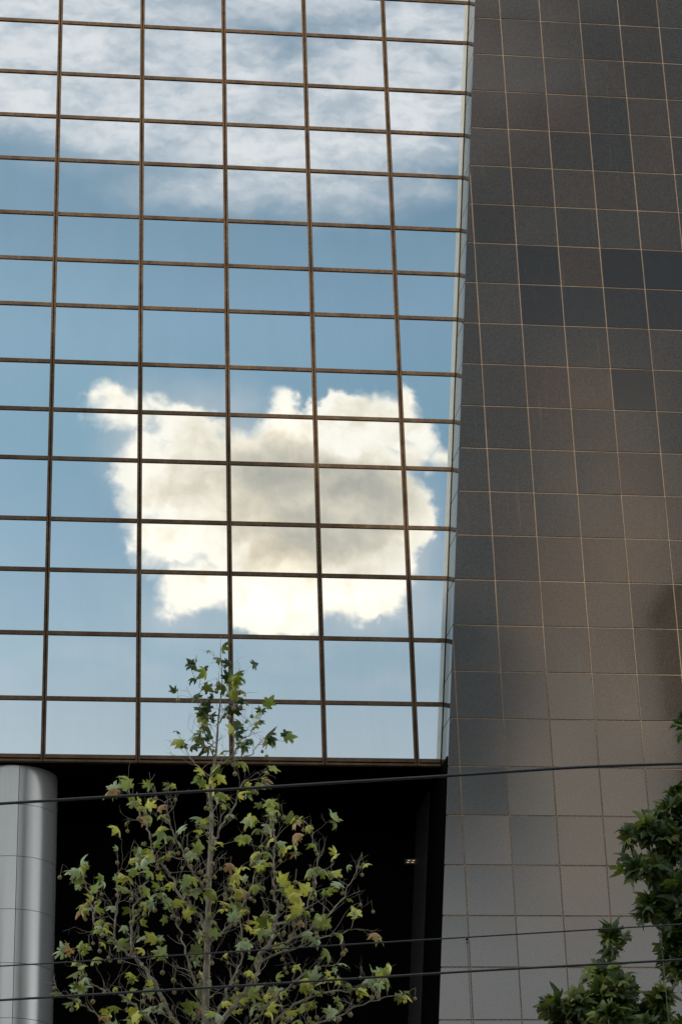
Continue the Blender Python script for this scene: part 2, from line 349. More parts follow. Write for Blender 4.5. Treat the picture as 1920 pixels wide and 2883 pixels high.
# ------------------------------------------------------------------ builders
def link(name, mesh, parent=None, mat=None):
    o = bpy.data.objects.new(name, mesh); COL.objects.link(o)
    if parent is not None: o.parent = parent
    if mat is not None:
        mats = mat if isinstance(mat, (list, tuple)) else [mat]
        if not mesh.materials:
            for q in mats: mesh.materials.append(q)
    return o
def tag(o, label=None, cat=None, group=None, kind=None):
    if label: o['label'] = label
    if cat: o['category'] = cat
    if group: o['group'] = group
    if kind: o['kind'] = kind
    return o
def empty(name, loc=(0, 0, 0)):
    o = bpy.data.objects.new(name, None); COL.objects.link(o); o.location = loc; o.empty_display_size = .3
    return o
class MB:
    def __init__(s): s.v = []; s.f = []; s.mi = []; s.smooth = []
    def box(s, x0, x1, y0, y1, z0, z1, mi=0):
        k = len(s.v)
        s.v += [(x0,y0,z0),(x1,y0,z0),(x1,y1,z0),(x0,y1,z0),(x0,y0,z1),(x1,y0,z1),(x1,y1,z1),(x0,y1,z1)]
        for q in ((0,1,5,4),(1,2,6,5),(2,3,7,6),(3,0,4,7),(4,5,6,7),(3,2,1,0)):
            s.f.append(tuple(k+i for i in q)); s.mi.append(mi); s.smooth.append(False)
        return s
    def prism(s, front, y0, y1, mi=0, bev=0.0):
        """polygon [(x,z)] counter-clockwise seen from -y, extruded y0 (front) to y1, with a small chamfer round the front"""
        n = len(front); k = len(s.v)
        cx = sum(p[0] for p in front)/n; cz = sum(p[1] for p in front)/n
        if bev > 0:
            ins = []
            for i in range(n):
                p0, p1, p2 = front[i-1], front[i], front[(i+1) % n]
                e1 = Vector((p1[0]-p0[0], p1[1]-p0[1])).normalized(); e2 = Vector((p2[0]-p1[0], p2[1]-p1[1])).normalized()
                n1 = Vector((-e1.y, e1.x)); n2 = Vector((-e2.y, e2.x))
                bi = n1+n2; bi = bi/max(.3, (1+n1.dot(n2)))
                ins.append((p1[0]+bi.x*bev, p1[1]+bi.y*bev))
            rings = [(ins, y0), (front, y0+bev), (front, y1)]
        else: rings = [(front, y0), (front, y1)]
        for poly, y in rings: s.v += [(p[0], y, p[1]) for p in poly]
        s.f.append(tuple(k+i for i in range(n))); s.mi.append(mi); s.smooth.append(False)
        for r in range(len(rings)-1):
            for i in range(n):
                j = (i+1) % n
                s.f.append((k+r*n+j, k+r*n+i, k+(r+1)*n+i, k+(r+1)*n+j)); s.mi.append(mi); s.smooth.append(False)
        l = len(rings)-1
        s.f.append(tuple(k+l*n+i for i in reversed(range(n)))); s.mi.append(mi); s.smooth.append(False)
        return s
    def tube(s, pts, rad, sides=6, mi=0, cap=True):
        pts = [Vector(p) for p in pts]; n = len(pts)
        if not isinstance(rad, (list, tuple)): rad = [rad]*n
        k = len(s.v); ref = None
        for i in range(n):
            t = (pts[min(i+1, n-1)]-pts[max(i-1, 0)])
            t = t.normalized() if t.length > 1e-9 else Vector((0, 0, 1))
            if ref is None: ref = t.orthogonal().normalized()
            a = (ref - t*ref.dot(t)); a = a.normalized() if a.length > 1e-6 else t.orthogonal().normalized()
            ref = a; bq = t.cross(a)
            for j in range(sides):
                w = 2*math.pi*j/sides
                s.v.append(tuple(pts[i]+(a*math.cos(w)+bq*math.sin(w))*rad[i]))
        for i in range(n-1):
            for j in range(sides):
                j2 = (j+1) % sides
                s.f.append((k+i*sides+j, k+i*sides+j2, k+(i+1)*sides+j2, k+(i+1)*sides+j)); s.mi.append(mi); s.smooth.append(True)
        if cap:
            s.f.append(tuple(k+j for j in reversed(range(sides)))); s.f.append(tuple(k+(n-1)*sides+j for j in range(sides)))
            s.mi += [mi, mi]; s.smooth += [False, False]
        return s
    def sphere(s, c, r, seg=10, rings=7, mi=0, sq=1.0):
        k = len(s.v); c = Vector(c)
        s.v.append(tuple(c+Vector((0, 0, r*sq))))
        for i in range(1, rings):
            a = math.pi*i/rings
            for j in range(seg):
                w = 2*math.pi*j/seg
                s.v.append(tuple(c+Vector((r*math.sin(a)*math.cos(w), r*math.sin(a)*math.sin(w), r*sq*math.cos(a)))))
        s.v.append(tuple(c-Vector((0, 0, r*sq)))); e = len(s.v)-1
        for j in range(seg):
            s.f.append((k, k+1+j, k+1+(j+1) % seg)); s.f.append((e, e-seg+(j+1) % seg, e-seg+j)); s.mi += [mi]*2; s.smooth += [True]*2
        for i in range(rings-2):
            for j in range(seg):
                j2 = (j+1) % seg; q = k+1+i*seg
                s.f.append((q+j, q+seg+j, q+seg+j2, q+j2)); s.mi.append(mi); s.smooth.append(True)
        return s
    def mesh(s, name):
        me = bpy.data.meshes.new(name); me.from_pydata(s.v, [], s.f)
        me.polygons.foreach_set('material_index', s.mi); me.polygons.foreach_set('use_smooth', s.smooth)
        me.update(); return me
    def build(s, name, mat, parent=None): return link(name, s.mesh(name), parent, mat)

# ------------------------------------------------------------------ setting
gm = MB().box(-900, 900, -900, 900, -.60, -.004); tag(gm.build('ground', M_paving), kind='structure')
rm = MB().box(-300, 300, 3.5, 17.5, -.12, 0.0); tag(rm.build('road', M_asphalt), kind='structure')
pm = MB()
for k in range(-30, 31): pm.box(k*5-1.2, k*5+1.2, 10.44, 10.56, .0, .004)
tag(pm.build('lane_marking', M_paint), kind='structure')
tag(MB().box(-300, 300, 17.5, 70, -.1, .13).build('pavement', M_paving), kind='structure')
tag(MB().box(-300, 300, -12.5, 3.5, -.1, .13).build('near_pavement', M_paving), kind='structure')

# ------------------------------------------------------------------ the building
bld = empty('office_building', (4, 47, .13))
tag(bld, 'office building with mirror glass front, dark stone wall and black open ground floor', 'building')
def child(o, parent):
    """parent without moving"""
    o.parent = parent
    o.matrix_parent_inverse = parent_matrix(parent).inverted()
    return o
def parent_matrix(p):
    m = Matrix.Translation(p.location)
    return m if p.parent is None else parent_matrix(p.parent)
def sub(name, mb, mat, parent):
    o = mb.build(name, mat); o.parent = parent
    o.matrix_parent_inverse = parent_matrix(parent).inverted() if parent.parent is None and parent.type == 'EMPTY' else Matrix.Identity(4)
    return o

BAY0, BAYW = 0.23022, 1.95322
zr = [34.4491,32.9794,31.7627,30.5687,29.1019,27.8956,26.7057,25.2578,24.0566,22.8582,21.4014,20.2056,18.7443,17.2764]
zr = [38.1, 36.88, 35.65] + zr        # rows above the picture
zr = [z+CAMZ for z in zr]
SILL = 15.955+CAMZ
def edge_front(z): return 7.262 + .0831*(z-CAMZ)
def edge_back(z): return edge_front(z) - .03
ST_Y = WALL_Y-.77
cw = sub('curtain_wall', MB().prism([(-6, SILL), (edge_back(SILL)+.5, SILL), (edge_back(39.7)+.5, 39.7), (-6, 39.7)], WALL_Y+.09, WALL_Y+.35), M_gasket, bld)
M_strip = bpy.data.materials.new('cream_sun_paint'); M_strip.use_nodes = True  # cream colour stands for sunlight bounced off the stone return
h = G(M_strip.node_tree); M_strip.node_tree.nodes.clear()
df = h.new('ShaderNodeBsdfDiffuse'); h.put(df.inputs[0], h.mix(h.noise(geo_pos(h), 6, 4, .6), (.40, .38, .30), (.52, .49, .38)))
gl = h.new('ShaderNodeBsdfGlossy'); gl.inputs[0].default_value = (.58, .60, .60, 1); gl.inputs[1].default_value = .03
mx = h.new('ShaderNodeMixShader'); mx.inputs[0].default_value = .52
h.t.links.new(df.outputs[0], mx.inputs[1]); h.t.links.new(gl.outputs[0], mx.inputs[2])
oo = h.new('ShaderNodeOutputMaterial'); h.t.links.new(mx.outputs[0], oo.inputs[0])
cw['label'] = 'mirror glass front reflecting blue sky and a white cloud'
PW, PH = .104, .094               # face width of mullions and transoms
xs = [BAY0+BAYW*i for i in range(-2, 5)]
levels = zr + [SILL+.05]
for i in range(len(xs)):
    x0 = xs[i]+PW/2-.006; last = i == len(xs)-1
    for j in range(len(levels)-1):
        zt = levels[j]-PH/2+.012; zb = levels[j+1]+PH/2-.012
        xr_t = (edge_back(zt)+.01 if last else xs[i+1]-PW/2+.006); xr_b = (edge_back(zb)+.01 if last else xs[i+1]-PW/2+.006)
        cx, cz = (x0+xr_b)/2, (zt+zb)/2
        mb = MB().prism([(x0-cx, zb-cz), (xr_b-cx, zb-cz), (xr_t-cx, zt-cz), (x0-cx, zt-cz)], 0, .03)
        p = sub('glass_pane', mb, M_glass, cw)
        p.location = (cx, WALL_Y, cz)
        p.rotation_euler = (R(random.gauss(0, .06)), 0, R(random.gauss(0, .06)))
        if last:      # cream strip at the slanted edge: sunlight off the stone return, painted on
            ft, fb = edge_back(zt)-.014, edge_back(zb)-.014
            sub('painted_sun_strip', MB().prism([(fb-.088, zb+.004), (fb, zb+.004), (ft, zt-.004), (ft-.088, zt-.004)], WALL_Y-.005, WALL_Y-.003), M_strip, cw)
    # transoms of this bay
    for j in range(len(zr)):
        z = zr[j]; za, zb = z-PH/2, z+PH/2
        xa = xs[i]+PW/2+.002
        ra, rb = (edge_back(za)-.012, edge_back(zb)-.012) if last else (xs[i+1]-PW/2-.002,)*2
        mb = MB().prism([(xa, za), (ra, za), (rb, zb), (xa, zb)], WALL_Y-.028+random.uniform(-.002, .002), WALL_Y+.02, bev=.006)
        sub('transom', mb, M_bronze, cw)
for i in range(len(xs)):
    x = xs[i]; mb = MB()
    z0, z1 = SILL-.02, 39.6
    mb.prism([(x-PW/2, z0), (x-.010, z0), (x-.010, z1), (x-PW/2, z1)], WALL_Y-.034, WALL_Y+.03, bev=.005)
    mb.prism([(x+.010, z0), (x+PW/2, z0), (x+PW/2, z1), (x+.010, z1)], WALL_Y-.034, WALL_Y+.03, bev=.005)
    mb.box(x-.0099, x+.0099, WALL_Y-.008, WALL_Y+.028, z0, z1, 1)
    mu = link('mullion', mb.mesh('mullion'), cw, [M_bronze, M_gasket])
# slim black corner bead where the glass meets the stone
mb = MB().prism([(edge_back(SILL)-.012, SILL-.02), (edge_back(SILL)+.012, SILL-.02), (edge_back(39.6)+.012, 39.6), (edge_back(39.6)-.012, 39.6)], WALL_Y-.022, WALL_Y+.03)
sub('corner_bead', mb, M_gasket, cw)
for i in range(len(xs)):
    xa = xs[i]+PW/2+.002; xb = edge_back(SILL)-.02 if i == len(xs)-1 else xs[i+1]-PW/2-.002
    mb = MB().prism([(xa, SILL), (xb, SILL), (xb, SILL+.085), (xa, SILL+.085)], WALL_Y-.055, WALL_Y+.03, bev=.006)
    sub('sill', mb, M_bronze, cw)
    mb = MB().prism([(xs[i]+.008, SILL-.085), ((xb if i == len(xs)-1 else xs[i+1]-.008), SILL-.085), ((xb if i == len(xs)-1 else xs[i+1]-.008), SILL-.035), (xs[i]+.008, SILL-.035)], WALL_Y-.075, WALL_Y+.03, bev=.006)
    sub('drip_edge', mb, M_bronze, cw)

# stone wall: mortar-coloured core with a panel for every slab
JX0, JW, JZ0, JH = 8.81172, .98485, 34.65477+CAMZ, 1.05643
ZB, ZT = 6.9, JZ0+2*JH+.2
def core_poly(z0, z1, inset=.02, xr=19.5):
    return [(edge_front(z0)+inset, z0), (xr, z0), (xr, z1), (edge_front(z1)+inset, z1)]
stw = sub('stone_wall', MB().prism(core_poly(.1, ZT), ST_Y+.013, WALL_Y+3.6), M_joint, bld)
stw['label'] = 'dark stone wall leaning out to the left, clad in square slabs'
GAP = .0125
whole = MB().prism([(-JW/2+GAP, -JH/2+GAP), (JW/2-GAP, -JH/2+GAP), (JW/2-GAP, JH/2-GAP), (-JW/2+GAP, JH/2-GAP)], 0, .03, bev=.003).mesh('stone_panel')
whole.materials.append(M_granite)
special = {(2, 6): .55, (3, 6): .9, (4, 6): .5, (5, 6): .5, (2, 7): .55, (3, 7): .6, (4, 7): .62, (5, 7): .6, (4, 9): .5, (1, 5): .7, (3, 9): 1.1}
warm = {(3, 6): 1.0, (2, 9): .9, (3, 9): .9, (3, 2): .8}
rs = random.Random(3)
for r in range(-2, 29):
    zt, zb = JZ0-r*JH, JZ0-(r+1)*JH
    for c in range(-2, 10):
        xl, xr = JX0+c*JW, JX0+(c+1)*JW
        if xr < edge_front(zb)+.03: continue
        cx, cz = (xl+xr)/2, (zt+zb)/2
        eb, et = edge_front(zb), edge_front(zt)
        if xl+GAP >= et-.001: o = link('stone_panel', whole, stw)
        else:
            poly = [(max(xl+GAP, eb+.004*0)-cx, -JH/2+GAP), (xr-GAP-cx, -JH/2+GAP)]
            zl = None
            tl = et
            if tl < xr-GAP: poly += [(xr-GAP-cx, JH/2-GAP), (max(xl+GAP, tl)-cx, JH/2-GAP)]
            else:
                zc = zb+(xr-GAP-eb)/(et-eb)*(zt-zb)
                poly += [(xr-GAP-cx, zc-cz)]
            # slanted edge may cut the left joint half-way up the slab
            if eb < xl+GAP < et:
                zc = zb+(xl+GAP-eb)/(et-eb)*(zt-zb)
                poly = [poly[0], poly[1], poly[2], (tl-cx, JH/2-GAP), (xl+GAP-cx, zc-cz)] if tl < xr-GAP else poly
            o = link('stone_panel', MB().prism(poly, 0, .03, bev=.003).mesh('stone_panel'), stw, M_granite)
        o.location = (cx, ST_Y+rs.gauss(0, .0012), cz)
        o.rotation_euler = (R(rs.gauss(0, .12)), 0, R(rs.gauss(0, .16)))
        o['tone'] = special.get((c, r), rs.uniform(.82, 1.12)); o['warm'] = warm.get((c, r), rs.uniform(0, .62))
# polished return of the stone wall beside the glass, one slab per course
for r in range(-2, 18):
    zt, zb = min(JZ0-r*JH-GAP, 39.6), JZ0-(r+1)*JH+GAP
    e = lambda z, f: (edge_front(z) if f else edge_back(z))
    mb = MB()
    yb = WALL_Y+.05
    vs_ = [(e(zb,1), ST_Y+.002, zb), (e(zb,0), yb, zb), (e(zt,0), yb, zt), (e(zt,1), ST_Y+.002, zt)]
    mb.v = vs_ + [(x+.019, y, z) for (x, y, z) in vs_]
    mb.f = [(3,2,1,0), (4,5,6,7), (0,1,5,4), (1,2,6,5), (2,3,7,6), (3,0,4,7)]; mb.mi = [0]*6; mb.smooth = [False]*6
    o = sub('return_panel', mb, M_granite_side, stw); o['tone'] = rs.uniform(.9, 1.1); o['warm'] = 0.1
# portico: soffit, back wall, side wall
BACK = WALL_Y+3.3
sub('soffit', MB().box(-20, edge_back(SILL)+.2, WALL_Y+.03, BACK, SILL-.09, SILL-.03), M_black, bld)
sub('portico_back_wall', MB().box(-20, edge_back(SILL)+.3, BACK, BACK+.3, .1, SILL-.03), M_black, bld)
mb = MB()
def slant(y0, y1, z0, z1, off, mi=0):
    k = len(mb.v)
    a = [(edge_back(z0)-off, y0, z0), (edge_back(z0)-off, y1, z0), (edge_back(z1)-off, y1, z1), (edge_back(z1)-off, y0, z1)]
    mb.v += a + [(x+.022, y, z) for (x, y, z) in a]
    for q in ((3,2,1,0), (4,5,6,7), (0,1,5,4), (1,2,6,5), (2,3,7,6), (3,0,4,7)):
        mb.f.append(tuple(k+i for i in q)); mb.mi.append(mi); mb.smooth.append(False)
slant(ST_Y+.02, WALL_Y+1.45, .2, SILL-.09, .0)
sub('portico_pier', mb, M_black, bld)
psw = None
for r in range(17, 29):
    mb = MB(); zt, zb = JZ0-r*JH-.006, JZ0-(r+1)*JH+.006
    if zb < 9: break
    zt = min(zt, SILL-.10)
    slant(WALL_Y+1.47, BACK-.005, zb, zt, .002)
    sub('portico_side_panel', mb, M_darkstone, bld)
# column
CR, CXc, CYc = .955, None, WALL_Y+1.05
cxp = at(20, 2100, CYc); CXc = cxp.x
core = MB(); n = 48
core.tube([(CXc, CYc, .13), (CXc, CYc, SILL-.095)], CR-.03, sides=n)
colo = sub('round_column', core, M_gasket, bld)
colo['label'] = 'round grey metal clad column at the left end'
rows_c = [at(20, y, CYc-CR).z for y in (1848, 1968.5, 2089, 2213.5)]
stepc = (rows_c[0]-rows_c[-1])/3
zc = [SILL-.11, rows_c[0]]
while zc[-1]-stepc > 5: zc.append(zc[-1]-stepc)
a0 = R(9.0)
for k in range(len(zc)-1):
    for q in range(6):
        wa, wb = a0+R(60)*q+.006, a0+R(60)*(q+1)-.006
        if math.cos((wa+wb)/2) < -.6: continue
        mb = MB(); ns = 12; g0 = len(mb.v)
        for zz in (zc[k+1]+.005, zc[k]-.005):
            for s_ in range(ns+1):
                w = wa+(wb-wa)*s_/ns
                mb.v.append((CXc+CR*math.sin(w), CYc-CR*math.cos(w), zz))
        for zz in (zc[k+1]+.005, zc[k]-.005):
            for s_ in range(ns+1):
                w = wa+(wb-wa)*s_/ns
                mb.v.append((CXc+(CR-.02)*math.sin(w), CYc-(CR-.02)*math.cos(w), zz))
        N = ns+1; K_ = 4*N
        mb.v += list(mb.v[:K_])          # edges of their own, so the curved face keeps its smooth shading
        for s_ in range(ns):
            mb.f.append((s_, s_+1, N+s_+1, N+s_)); mb.smooth.append(True)
            mb.f.append((2*N+s_+1, 2*N+s_, 3*N+s_, 3*N+s_+1)); mb.smooth.append(True)
            mb.f.append((K_+s_+1, K_+s_, K_+2*N+s_, K_+2*N+s_+1)); mb.smooth.append(False)
            mb.f.append((K_+N+s_, K_+N+s_+1, K_+3*N+s_+1, K_+3*N+s_)); mb.smooth.append(False)
        mb.f.append((K_, K_+N, K_+3*N, K_+2*N)); mb.f.append((K_+ns+N, K_+ns, K_+2*N+ns, K_+3*N+ns)); mb.smooth += [False]*2
        mb.mi = [0]*len(mb.f)
        sub('cladding_panel', mb, M_column, colo)
sub('roof_slab', MB().box(-6, 19.5, WALL_Y+.36, WALL_Y+12, 38.9, 39.7), M_gasket, bld)

# small warm louvred light on the portico back wall
lp = at(944.5, 1980, BACK-.05)
lt = empty('wall_light', (lp.x, BACK, lp.z)); tag(lt, 'tiny lit wall light of four warm bars in the black portico', 'light')
o = MB().box(-.13, .13, -.03, -.002, -.06, .06).build('housing', M_metal, lt)
for sx in (-.052, .050):
    for sz, k in ((.022, .012), (-.022, -.012)):
        MB().box(sx-.030+k, sx+.030+k, -.038, -.031, sz-.0075, sz+.0075).build('lit_bar', M_lamp, lt)

# ------------------------------------------------------------------ opposite side of the street
def block(name, x0, x1, y0, y1, z1, mat, label, nf):
    b_ = empty(name, ((x0+x1)/2, (y0+y1)/2, .13)); tag(b_, label, 'building')
    hx, hy = (x1-x0)/2, (y1-y0)/2
    MB().box(-hx, hx, -hy, hy, 0, z1-.13).build('wall', mat, b_)
    MB().box(-hx-.3, hx+.3, -hy-.3, hy+.3, z1-.129, z1+.6).build('roof', mat, b_)
    fl = MB()
    for k in range(1, nf):
        z = k*(z1-.13)/nf
        fl.box(-hx+1, hx-1, hy-.1, hy+.02, z-.9, z+.9)
    fl.build('window_band', M_pane, b_)
block('shade_tower', -150, 2.5-72.7, -62, -14, 24.5+66.4+CAMZ, M_block, 'tall grey tower added out of view at left to shade the lower front', 26)  # added shadow caster, sized to shade the trees and lower left front
block('brown_tower', 36.9, 58, -34, -20, 53.5, M_tower, 'brown tower across the street, seen dimly in the polished stone', 13)
block('grey_block', 66, 104, -40, -14, 36, M_block, 'long grey block farther along the opposite side of the street', 9)
block('low_sky_blocker', -14, 35.5, -36, -16, 20, M_block, 'low building added across the street to block low sky light', 5)  # added to cut low sky light on the frames
block('left_sky_blocker', -66, -17, -36, -18, 29, M_block, 'mid-rise building added left of the low one to block low sky light', 8)  # added too, blocks low sky light from the left

# ------------------------------------------------------------------ cables
def cable(pix, z, rad, label, ext=30):
    pts = [at_height(x, y, z) for x, y in pix]
    d0 = (pts[0]-pts[1]).normalized(); d1 = (pts[-1]-pts[-2]).normalized()
    pts = [pts[0]+d0*ext] + pts + [pts[-1]+d1*ext]
    # resample smoothly
    out = []
    for i in range(len(pts)-1):
        for k in range(8): out.append(pts[i].lerp(pts[i+1], k/8))
    out.append(pts[-1])
    for _ in range(6):
        out = [out[0]] + [(out[i-1]+out[i]*2+out[i+1])/4 for i in range(1, len(out)-1)] + [out[-1]]
    o = MB().tube(out, rad, sides=8).build('overhead_cable', M_cable)
    tag(o, label, 'cable', 'overhead cables across the street')
    return out
S = 1/1.22449
c1 = cable([(0, 2262.8*S), (156*S, 2253*S), (960*S, 2203*S), (1260*S, 2184.5*S), (1633*S, 2159*S), (1568, 2150*S)], 7.3, .0120, 'topmost thick black cable, rising across the foot of the glass front')
c2 = cable([(0, 2720*S), (144*S, 2712*S), (960*S, 2660.5*S), (1309*S, 2639*S), (1568, 2602*S)], 6.2, .0060, 'thin middle black cable that carries the hanging wires')
c3 = cable([(0, 2816*S), (960*S, 2758*S), (1327*S, 2734*S), (1568, 2702*S)], 5.9, .0092, 'lowest thick black cable, below the cable with hanging wires')
def near(path, px):
    best = None
    for i in range(len(path)-1):
        for k in range(10):
            p = path[i].lerp(path[i+1], k/10)
            d = (p-Vector((0, 0, CAMZ))); X = d.dot(r2)/d.dot(fwd)*F_PX+960
            if best is None or abs(X-px*1.22449) < best[0]: best = (abs(X-px*1.22449), p)
    return best[1]
def dropper(px, label, ball):
    p = near(c2, px)
    t = empty('hanging_wire', tuple(p)); tag(t, label, 'wire', 'wires hanging from the middle cable')
    MB().tube([(0, 0, -.03), (0, 0, -2.6)], .0028, sides=6).build('wire', M_wire, t)
    if ball:
        MB().tube([(0, 0, .012), (0, 0, -.03)], .006, sides=8).build('clamp', M_metal, t)
        MB().sphere((0, 0, -.175), .0115, sq=1.05).build('bead', M_porcelain, t)
    else:
        MB().sphere((0, 0, -.010), .0145, seg=14, rings=10, sq=.95).build('insulator', M_porcelain, t)
        MB().tube([(0, 0, -.02), (0, 0, -.042)], [.006, .003], sides=8).build('shank', M_metal, t)
        a = [(-.0115*math.cos(w), -.003, -.0505+.0085*math.sin(w)) for w in [R(d) for d in range(-20, 201, 20)]]
        MB().tube(a, .0022, sides=6).build('hook', M_metal, t)
dropper(1072.5, 'thin vertical wire with a round insulator and hook under the middle cable', False)
dropper(1519.5, 'thin vertical wire with a small black bead beside the right-hand tree', True)

# ------------------------------------------------------------------ trees
HALF = [(0,0),(.10,-.05),(.27,-.13),(.33,-.02),(.45,.02),(.50,.13),(.37,.17),(.31,.25),(.44,.31),(.55,.43),(.70,.50),(.56,.56),(.50,.66),(.36,.60),(.22,.56),
        (.25,.70),(.17,.77),(.13,.90),(0,1.10)]
def leaf_mesh(name, mat, rr, curl, fold, jag):
    pts = [(x, y) for x, y in HALF] + [(-x, y) for x, y in reversed(HALF[1:-1])]
    wid = rr.uniform(.82, 1.08)
    V = []; UV = []
    def shape(x, y):
        z = -fold*abs(x)*1.0 + curl*(y-.35)**2*-1.1 + rr.uniform(-.008, .008) - curl*.6*x*x
        return (x*wid, y, z)
    for i, (x, y) in enumerate(pts):
        x *= 1+rr.uniform(-jag, jag); y = y*(1+rr.uniform(-jag, jag)*.6)
        V.append(shape(x, y)); UV.append((x+.5, y))
    base = len(V)
    for (x, y) in ((0, .25), (0, .55), (0, .8), (.22, .22), (-.22, .22), (.25, .42), (-.25, .42)):
        V.append(shape(x, y)); UV.append((x+.5, y))
    bm = bmesh.new(); bv = [bm.verts.new(p) for p in V]
    n = len(pts); h_ = len(HALF)
    c0, c1_, c2_, r0, l0, r1, l1 = [bv[base+i] for i in range(7)]
    def fan(c, idx):
        for a, b_ in zip(idx, idx[1:]): 
            try: bm.faces.new((c, bv[a % n], bv[b_ % n]))
            except ValueError: pass
    fan(r0, list(range(0, 8))); fan(r1, list(range(7, 15))); fan(c2_, list(range(14, h_)))
    L = lambda i: (n-i) % n
    fan(l0, [L(i) for i in range(7, -1, -1)]); fan(l1, [L(i) for i in range(14, 6, -1)]); fan(c2_, [h_-1]+[L(i) for i in range(h_-2, 13, -1)])
    for tri in ((bv[0], r0, c0), (bv[0], c0, l0), (r0, bv[7], r1), (r0, r1, c0), (l0, l1, bv[L(7)]), (l0, c0, l1), (c0, r1, c1_), (c0, c1_, l1), (r1, bv[14], c1_), (l1, c1_, bv[L(14)]), (c1_, bv[14], c2_), (c1_, c2_, bv[L(14)])):
        try: bm.faces.new(tri)
        except ValueError: pass
    bmesh.ops.recalc_face_normals(bm, faces=bm.faces)
    uvl = bm.loops.layers.uv.new('leaf'); bm.verts.index_update()
    for f in bm.faces:
        f.smooth = True
        for lp_ in f.loops: lp_[uvl].uv = UV[lp_.vert.index]
    me = bpy.data.meshes.new(name); bm.to_mesh(me); bm.free(); me.materials.append(mat)
    return me
rl = random.Random(11)
LIB = {}
for key, mat in (('green', L_green), ('yellow', L_yellow), ('pale', L_pale), ('rust', L_rust), ('shaded', L_shaded), ('olive', L_olive)):
    LIB[key] = [leaf_mesh('leaf', mat, rl, rl.uniform(.1, 1.5) if key != 'rust' else rl.uniform(.8, 1.8), rl.uniform(-.1, .55), .13) for _ in range(7)]

def seed_ball_mesh():
    mb = MB()
    mb.tube([(0, 0, 0), (.004, .002, -.04), (.002, 0, -.085), (0, 0, -.115)], .0018, sides=4, mi=1)
    mb.sphere((0, 0, -.135), .0215, seg=10, rings=8)
    me = mb.mesh('seed_ball')
    rb = random.Random(5)
    for vtx in me.vertices:
        if vtx.co.z < -.112 and (vtx.co-Vector((0, 0, -.135))).length > .02: vtx.co = Vector((0, 0, -.135)) + (vtx.co-Vector((0, 0, -.135)))*rb.uniform(.93, 1.08)
    me.materials.append(M_ball); me.materials.append(M_twig)
    return me
BALL = seed_ball_mesh()

def rand_unit(r):
    while True:
        q = Vector((r.uniform(-1, 1), r.uniform(-1, 1), r.uniform(-1, 1)))
        if .05 < q.length < 1: return q.normalized()

def smooth_path(pts, sub_=5):
    """Catmull-Rom"""
    P_ = [pts[0]*2-pts[1]] + pts + [pts[-1]*2-pts[-2]]; out = []
    for i in range(1, len(P_)-2):
        p0, p1, p2, p3 = P_[i-1:i+3]
        for k in range(sub_):
            t = k/sub_
            out.append(.5*((2*p1)+(p2-p0)*t+(2*p0-5*p1+4*p2-p3)*t*t+(3*p1-p0-3*p2+p3)*t**3))
    out.append(P_[-2]); return out

